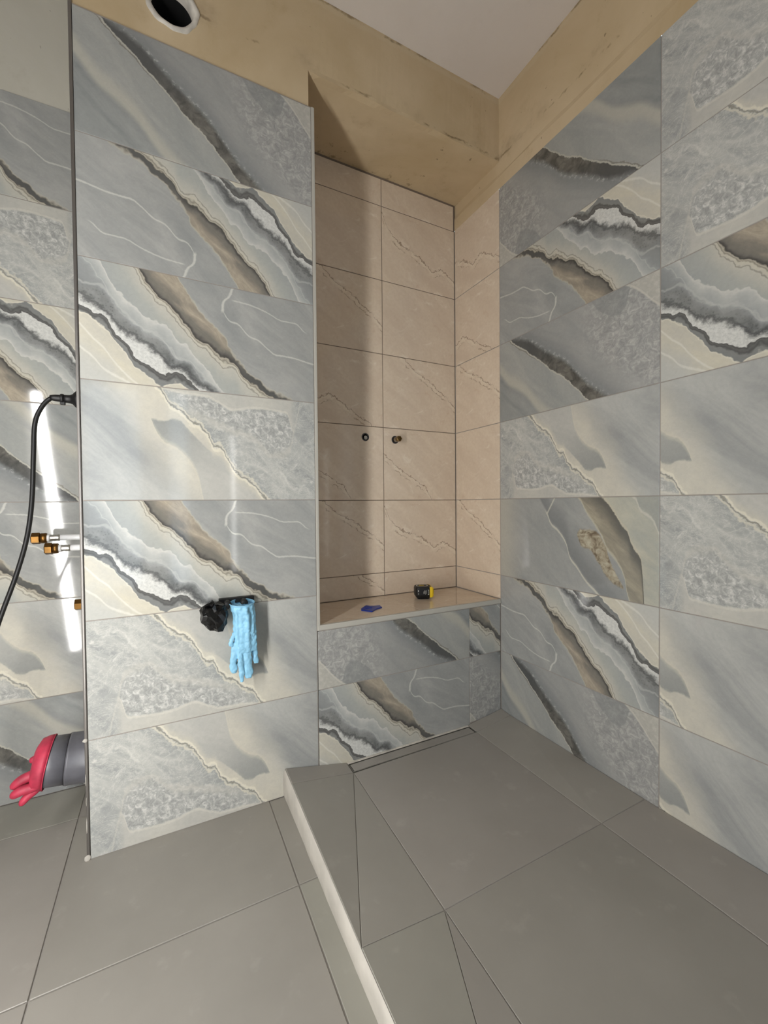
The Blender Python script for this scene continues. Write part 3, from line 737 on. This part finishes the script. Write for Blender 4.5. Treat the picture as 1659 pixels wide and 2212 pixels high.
# --- fittings in the niche
def fitting(x, z, kind):
    if kind == 'plug':
        t = thing('water_outlet', (x, YN, z), 'flush plugged shower outlet, left of the two in the niche wall', 'pipe fitting', 'shower outlets in the niche')
        lathe('collar', (0, -.0002, 0), (0, -1, 0), [(0, .0165), (.0016, .0160), (.0018, .0125), (.0004, .0118)], DARKPVC, t)
        lathe('painted_hole', (0, 0, 0), (0, -1, 0), [(0, .0120), (.0006, .0118)], DARK, t)  # flat dark disc in place of the shaded hole around the plug
        lathe('plug', (.001, -.0004, -.002), (0, -1, 0), [(0, .0082), (.0014, .0080), (.0018, .0060), (.0013, .0050), (.0013, .001)], STEEL, t)
    else:
        t = thing('water_outlet', (x, YN, z), 'projecting chrome shower outlet with a brass nut, right of the two', 'pipe fitting', 'shower outlets in the niche')
        lathe('collar', (0, -.0002, 0), (0, -1, 0), [(0, .0165), (.0016, .0160), (.0018, .0125), (.0004, .0118)], DARKPVC, t)
        np_ = lathe('nipple', (0, 0, 0), (0, -1, 0), [(0, .0095), (.006, .0095), (.0065, .0108), (.0085, .0108), (.009, .0095), (.024, .0095)], CHROME, t)
        lathe('nut', (0, -.022, 0), (0, -1, 0), [(0, .0105), (.001, .0122), (.017, .0122), (.018, .0110), (.018, .0085), (.010, .0080)], BRASSD, np_, n=6, smooth=False)
fitting(.7285, 1.163, 'plug'); fitting(.866, 1.160, 'pipe')

# --- supply pipes on the left
def supply(x_pipe, x_sleeve, x_nut, z, y, label):
    t = thing('water_pipe', (XL-.004, y, z), label, 'pipe', 'water pipes left of the partition')
    o = lambda x: -(x-(XL-.004))
    a = (-1, 0, 0)
    if x_pipe is not None:
        lathe('pipe', (0, 0, 0), a, [(-.004, .0085), (o(x_pipe), .0085)], WHITEPIPE, t)
        s0, s1 = o(x_pipe)-.002, o(x_sleeve); q = (s1-s0)/6
        lathe('crimp_sleeve', (0, 0, 0), a, [(s0, .0088), (s0+q, .0096), (s0+2*q, .0086), (s0+3*q, .0096), (s0+4*q, .0086), (s0+5*q, .0096), (s1, .0092)], STEEL, t)
        lathe('washer', (0, 0, 0), a, [(s1-.001, .0105), (s1+.006, .0105)], WHITEPIPE, t)
        n0 = s1+.005
    else: n0 = -.004
    n1 = o(x_nut)
    m = n0+(n1-n0)*.45
    lathe('collar', (0, 0, 0), a, [(n0, .0125), (n0+.002, .0145), (m-.002, .0145), (m, .0115)], BRASS, t, n=20)
    lathe('nut', (0, 0, 0), a, [(m-.001, .0135), (m+.001, .0165), (n1-.002, .0165), (n1, .0150), (n1, .010), (n1-.010, .0095)], BRASS, t, n=6, smooth=False, ph=.35)
supply(-.268, -.291, -.331, .803, 1.50, 'upper and longer white water pipe with a brass nut beside the partition')
supply(-.240, -.260, -.296, .775, 1.47, 'lower and shorter white water pipe with a brass nut beside the partition')
supply(None, None, -.236, .606, 1.50, 'short brass pipe end below the two white pipes')

# --- power cord in a black socket
SY, SZ, KS = 1.312, 1.161, .9048
ps = thing('wall_socket', (XL-.0045, SY, SZ), 'black round rubber socket on the side of the partition', 'socket')
lathe('base', (0, 0, 0), (-1, 0, 0), [(-.001, .0225), (.006, .0222), (.010, .0190), (.015, .0130), (.020, .0105), (.026, .0098), (.034, .0096)], BLACK, ps)
lathe('lip', (0, 0, 0), (-1, 0, 0), [(.0335, .0108), (.034, .0116), (.039, .0116), (.040, .0105)], BLACK, ps)
pc = thing('power_cord', (-.223, SY, SZ), 'black power cable plugged into the partition and hanging down to the floor', 'cable')
def lc(p): return (p[0]*KS+.223, p[1]*KS-SY, EYE+(p[2]-EYE)*KS-SZ)
plg = lathe('plug', (0, 0, 0), (-1, 0, 0), [(-.006, .0082), (0, .0092), (.004, .0088), (.012, .0082), (.018, .0074), (.024, .0060)], BLACK, pc)
bm = bmesh.new(); bm_box(bm, (-.004, -.005, -.0155), (.007, .005, -.007), .002); from_bm('plug_tab', bm, BLACK, plg)
cp = [(-.262, 1.45, 1.1885), (-.274, 1.45, 1.185), (-.292, 1.449, 1.160), (-.306, 1.447, 1.115), (-.3105, 1.446, 1.03), (-.316, 1.445, .91), (-.328, 1.443, .81), (-.352, 1.44, .71), (-.390, 1.435, .585), (-.43, 1.42, .42), (-.465, 1.38, .24), (-.50, 1.32, .03), (-.56, 1.24, -.083), (-.66, 1.14, -.087), (-.80, 1.0, -.087)]
tube('cable', [lc(p) for p in spline(cp)], .0052, BLACK, pc, 10)

# --- waste pipe with a pink glove pulled over its mouth
wpz = .2300
wp_ = thing('waste_pipe', (XL, 1.350, wpz), 'grey plastic waste pipe sticking out beside the foot of the partition', 'pipe')
ax = Vector((-1, 0, .10)).normalized()
lathe('socket_sleeve', (0, 0, 0), ax, [(-.002, .0640), (.008, .0625), (.044, .0612), (.0475, .0620), (.052, .0618)], GREYPVC, wp_, 40)
lathe('seal_ring', (0, 0, 0), ax, [(.0518, .0612), (.0535, .0612)], BLACK, wp_, 40)
lathe('pipe', (0, 0, 0), ax, [(.0530, .0590), (.096, .0590), (.098, .0580), (.098, .052)], GREYPVC, wp_, 40)
gl = thing('rubber_glove', Vector((XL, 1.350, wpz))+ax*.098, 'pink rubber glove stretched over the mouth of the grey waste pipe', 'glove')
e1, e2 = frame(ax)
if e2.z < 0: e1, e2 = -e1, -e2
def gring(s, r, dz, dy=0.0, sq=1.0, tilt=0.0, n=32):
    out = []
    for i in range(n):
        a = 2*math.pi*i/n
        q = e1*(r*math.cos(a)) + e2*(r*sq*math.sin(a))
        out.append(ax*(s - tilt*math.sin(a)) + q + Vector((0, dy, dz)))
    return out
bm = bmesh.new()
loft(bm, [gring(-.004, .0605, -.001, 0, 1, .006), gring(-.006, .0625, -.001, 0, 1.02, .006), gring(.004, .0620, -.001, 0, 1.02, .005), gring(.017, .0600, -.003, 0, 1, .003), gring(.024, .050, -.010, 0, .98), gring(.028, .034, -.016, 0, .9), gring(.031, .012, -.02)], False, True)
for v in bm.verts: v.co += Vector((0, 0, .0012*mnoise.noise(v.co*70)))
gcf = from_bm('cuff', bm, PINK, gl, True)
o = tube('cuff_rim', [p for p in gring(-.006, .0620, -.001, 0, 1.02, .006)] + [gring(-.006, .0620, -.001, 0, 1.02, .006)[0]], .0014, PINK, gcf, 6, cap=False)
fbase = [(.022, -.022, -.014), (.022, -.004, -.034), (.022, -.040, -.036), (.020, .012, .004), (.020, -.03, -.052)]
ftip = [(.066, -.026, -.034), (.052, -.002, -.052), (.063, -.043, -.046), (.036, .014, .002), (.046, -.040, -.074)]
for (s0, y0, z0), (s1, y1, z1), r in zip(fbase, ftip, (.0125, .0105, .0115, .009, .0095)):
    a = Vector((-s0, y0, z0)); b = Vector((-s1, y1, z1)); m_ = (a+b)/2+Vector((0, 0, .004))
    sp = spline([a-(b-a)*.25, a, m_, b], 5)
    n_ = len(sp); rr = [r*(1.0 if i < n_-5 else max(.12, math.sqrt(max(0, 1-((i-(n_-6))/5)**2)))) for i in range(n_)]
    o = tube('finger', sp, rr, PINK, gl, 12)

# --- covered tap outlets on the panel
br = thing('tap_bracket', (.183, D, .618), 'black bar-shaped tap bracket on the tiled panel, mostly hidden by bag and glove', 'bracket')
bm = bmesh.new(); bm_box(bm, (-.052, -.016, -.014), (.044, 0, .010), .002); plt = from_bm('plate', bm, BLACK, br)
for x in (-.062+.03, .012):
    lathe('outlet', (x, -.014, -.002), (0, -1, 0), [(0, .0095), (.032, .0095), (.033, .008)], BLACK, plt)
bag = thing('plastic_bag', (.118, D-.040, .590), 'crumpled black plastic bag tied over an outlet, left of the blue glove', 'bag')
bm = bmesh.new(); bmesh.ops.create_icosphere(bm, subdivisions=3, radius=1)
rs = random.Random(4)
for v in bm.verts:
    d0 = v.co.normalized()
    c = mnoise.noise(d0*1.7)*.22 + mnoise.noise(d0*3.4+Vector((4, 0, 1)))*.20 + rs.uniform(-.035, .035)
    k = 1+c
    v.co = Vector((d0.x*.036*k, d0.y*.030*k, d0.z*.040*k + (.004 if d0.x < 0 else -.003)))
from_bm('film', bm, BLACKG, bag)
bm = bmesh.new()
for i in range(9):
    a = .5+i*.33; p = Vector((math.cos(a)*.026, -.022-.006*math.sin(i*2.1), math.sin(a)*.030)); q = Vector((rs.uniform(-.012, .012), rs.uniform(-.008, .003), rs.uniform(-.012, .012)))
    vs = [bm.verts.new(p+q), bm.verts.new(p-q), bm.verts.new(p*1.25+Vector((q.z, q.x, q.y)))]
    bm.faces.new(vs)
r = bmesh.ops.extrude_face_region(bm, geom=list(bm.faces))
for e in r['geom']:
    if isinstance(e, bmesh.types.BMVert): e.co += Vector((0, -.0012, .0004))
from_bm('crease', bm, BLACKG, bag)

bg_ = thing('nitrile_glove', (.187, D-.042, .612), 'light blue disposable glove hanging fingers down from the tap outlet', 'glove')
K = .001262
def gx(px): return (px-521.5)*K
def gz(py): return -(py-1308)*.001325
bm = bmesh.new()
secs = [(1307, 497, 548, .030), (1313, 498, 548, .031), (1325, 502, 550, .027), (1345, 503, 551, .022), (1370, 504, 552, .018), (1392, 505, 553, .014), (1408, 506, 554, .011)]
e_x, e_y = Vector((1, 0, 0)), Vector((0, 1, 0))
def fold(i, y, a, b, t):
    r_ = ring(((gx(a)+gx(b))/2, -.004*(i*.2), gz(y)), e_x, e_y, (gx(b)-gx(a))/2, t, 48)
    c_ = Vector(((gx(a)+gx(b))/2, 0, gz(y)))
    for j, p in enumerate(r_):
        an = 2*math.pi*j/48
        p.y += (.10*t*math.sin(6*an+.6) + .07*t*math.sin(11*an+i*.25))*min(1, i/2)
    return r_
loft(bm, [fold(i, *q) for i, q in enumerate(secs)])
fing = [([(507, 1385), (504, 1410), (502, 1435), (504, 1451)], .0105, -.004), ([(515, 1395), (516, 1425), (518, 1450), (518, 1470)], .0075, -.012), ([(530, 1395), (531, 1425), (533, 1448), (534, 1465)], .0135, -.006), ([(547, 1395), (549, 1415), (551, 1430), (552, 1439)], .0085, .002), ([(505, 1362), (500, 1374), (497, 1384), (497, 1392)], .0062, -.010)]
for pts, rr, yo in fing:
    sp = spline([(gx(a), yo, gz(b)) for a, b in pts], 4); n_ = len(sp); rings = []
    for i, p in enumerate(sp):
        f = 1.0 if i < n_-4 else max(.25, math.sqrt(max(0, 1-((i-(n_-5))/4.6)**2)))
        rings.append(ring(p, e_x, e_y, rr*f*(1+.08*math.sin(i*1.7)), rr*f*.50, 14))
    loft(bm, rings)
go = from_bm('hand', bm, BLUEG, bg_)
md = go.modifiers.new('remesh', 'REMESH'); md.mode = 'VOXEL'; md.voxel_size = .0017; md.use_smooth_shade = True
md = go.modifiers.new('soft', 'SMOOTH'); md.factor = .6; md.iterations = 4
tx = bpy.data.textures.new('folds', 'CLOUDS'); tx.noise_scale = .012; tx.noise_depth = 2
md = go.modifiers.new('folds', 'DISPLACE'); md.texture = tx; md.strength = .0055; md.mid_level = .5; md.texture_coords = 'LOCAL'
# the rolled cuff, and a face painted darker for the shaded inside
rp = ring((gx(522.5), -.001, gz(1306.5)), e_x, e_y, gx(549)-gx(522.5), .031, 36)
for i, p in enumerate(rp): p.z += .006*(1+p.y/.031)*.5*1.3
tube('cuff_rim', rp+[rp[0]], .0013, BLUEG, bg_, 6, cap=False)
bm = bmesh.new(); ca = [bm.verts.new(p) for p in rp]; cb_ = [bm.verts.new(Vector((p.x*.96, p.y*.96, gz(1309)))) for p in rp]
for i in range(36): bm.faces.new((ca[i], ca[(i+1) % 36], cb_[(i+1) % 36], cb_[i]))
from_bm('cuff', bm, BLUEG, bg_, True)
bm = bmesh.new(); bm.faces.new([bm.verts.new(Vector((p.x*.95, p.y*.95, gz(1306.5)-.0006))) for p in rp]); from_bm('shaded_inside', bm, BLUEGD, bg_)
bm = bmesh.new()
for px, py, r_ in ((508.4, 1427, .0036),):
    bmesh.ops.create_uvsphere(bm, u_segments=10, v_segments=6, radius=r_, matrix=Matrix.Translation((gx(px), -.0125 if px < 510 else -.0175, gz(py))) @ Matrix.Diagonal((.8, .35, 1.2, 1)))
from_bm('stain', bm, simple('dark_teal_stain', (16, 58, 70), .6), bg_)

# --- tape measure on the bench
tm = thing('tape_measure', (.926, 1.452, ZB), 'black and yellow tape measure lying on its side on the beige bench', 'tape measure')
tm.rotation_euler = (0, 0, math.radians(-22))
def rrect(w_, h_, r, z, n=5):
    out = []
    for cx_, cy_, a0 in ((w_/2-r, h_/2-r, 0), (-w_/2+r, h_/2-r, 90), (-w_/2+r, -h_/2+r, 180), (w_/2-r, -h_/2+r, 270)):
        for i in range(n+1):
            a = math.radians(a0+90*i/n); out.append(Vector((cx_+r*math.cos(a), cy_+r*math.sin(a), z)))
    return out
bm = bmesh.new()
loft(bm, [rrect(.050, .046, .012, .000), rrect(.052, .050, .012, .006), rrect(.064, .062, .013, .009), rrect(.068, .066, .014, .018), rrect(.068, .066, .014, .040), rrect(.063, .061, .014, .048), rrect(.052, .050, .014, .0505)])
from_bm('case', bm, BLACK, tm, False)
bm = bmesh.new()
def yr(x, z0, z1, hy): return [Vector((x, -hy, z0)), Vector((x, hy, z0)), Vector((x, hy, z1)), Vector((x, -hy, z1))]
loft(bm, [yr(.022, .008, .0492, .0335), yr(.032, .0085, .0485, .0337), yr(.0375, .012, .045, .030)])
from_bm('bumper', bm, YELLOW, tm)
bm = bmesh.new(); bm_box(bm, (.037, -.014, .018), (.0425, .012, .036), .0015); from_bm('blade_hook', bm, BLACK, tm)
bdg = lathe('badge', (-.004, 0, .0500), (0, 0, 1), [(0, .0235), (.0010, .0232), (.0010, .0205), (.0004, .0203)], PALEP, tm, 32)
lathe('badge_disc', (-.004, 0, .0500), (0, 0, 1), [(0, .0204), (.0007, .0202)], BLACK, bdg, 32)
bm = bmesh.new()
for x, y, w_, h_ in ((-.010, .004, .012, .004), (.001, .004, .005, .004), (-.006, -.005, .020, .0025)):
    bm_box(bm, (x-w_/2, y-h_/2, .0506), (x+w_/2, y+h_/2, .0511))
from_bm('badge_print', bm, YELLOW, bdg)
bm = bmesh.new()
for i, (x, z, w_, h_) in enumerate([(.018, .0285, .0014, .019), (.0165, .0195, .005, .0014), (.0165, .0380, .005, .0014), (.008, .030, .0010, .014), (.004, .028, .0009, .016), (.0005, .030, .0010, .013), (-.003, .0275, .0008, .010), (-.024, .035, .0035, .005), (-.0235, .026, .0012, .002), (-.0235, .021, .0012, .002)]):
    bm_box(bm, (x-w_/2, -.0333, z-h_/2), (x+w_/2, -.0328, z+h_/2))
from_bm('side_print', bm, PRINTW, tm)
# --- blue plastic piece
ol = [(0.6273, 1.4007), (0.6636, 1.4385), (0.6721, 1.4241), (0.6855, 1.4147), (0.7107, 1.4138), (0.7045, 1.3836), (0.6729, 1.3693), (0.6467, 1.3458), (0.6195, 1.3806)]
cx_, cy_ = sum(p[0] for p in ol)/9, sum(p[1] for p in ol)/9
pb = thing('plastic_spatula', (cx_, cy_, ZB), 'small flat blue plastic spatula lying on the left of the bench', 'tool')
def orr(s, z): return [Vector(((x-cx_)*s, (y-cy_)*s, z)) for x, y in ol][::-1]
bm = bmesh.new(); loft(bm, [orr(.97, 0), orr(1, .001), orr(1, .0032), orr(.96, .0042)]); bld = from_bm('blade', bm, BLUEP, pb)
bm = bmesh.new(); loft(bm, [[Vector((x-.012, y+.004, z)) for x, y, z in (( -.014*s, -.012*s, z0), (.014*s, -.008*s, z0), (.016*s, .010*s, z0), (-.010*s, .014*s, z0))] for s, z0 in ((1, .004), (.95, .0056))]); from_bm('ridge', bm, BLUEP, bld)

# --- site lamp, and a tube added in place of a lit door gap
def emis(name, col, s):
    mt = bpy.data.materials.new(name); mt.use_nodes = True; nt = mt.node_tree; nt.nodes.clear()
    o = nt.nodes.new('ShaderNodeOutputMaterial'); e = nt.nodes.new('ShaderNodeEmission'); e.inputs[0].default_value = col; e.inputs[1].default_value = s
    nt.links.new(e.outputs[0], o.inputs[0]); return mt
def lamp(a, b, r, strength, back, label):
    a, b = Vector(a), Vector(b)
    t = thing('tube_light', (a.x, a.y, 0), label, 'lamp', 'site lamps'); L = t.location.copy()
    ra, rb = a-L, b-L; dv = (rb-ra).normalized()
    tube('tube', [ra, rb], r, emis('led_tube_light', (1.0, .985, .96, 1), strength), t, 16)
    tube('end_cap', [ra-dv*.03, ra], r*1.15, BLACK, t, 16); tube('end_cap', [rb, rb+dv*.03], r*1.15, BLACK, t, 16)
    bk = Vector(back)
    pole0 = Vector((ra.x, ra.y, 0))+bk*1.0
    tube('stand_pole', [Vector((pole0.x, pole0.y, .0)), rb+dv*.02+bk*.3], .008, DARKTRIM, t, 10)
    tube('clamp', [rb+dv*.015, rb+dv*.02+bk*.3], .007, DARKTRIM, t, 8)
    for q in range(3):
        an = q*2.1+.4
        tube('stand_leg', [Vector((pole0.x, pole0.y, .16)), Vector((pole0.x+.15*math.cos(an), pole0.y+.15*math.sin(an), .006))], .006, DARKTRIM, t, 8)
lamp((-.45, .40, .104), (-.60, .40, 1.50), .018, LAMP1, (-.16, -.05, 0), 'slanted LED tube work light left of the viewer')
lamp((.60, -1.80, .24), (.60, -1.80, 1.56), .009, GAP_TUBE, (.05, -.12, 0), 'thin upright glowing tube added in place of a lit door gap behind the viewer')  # added tube standing in for light through a narrow door gap
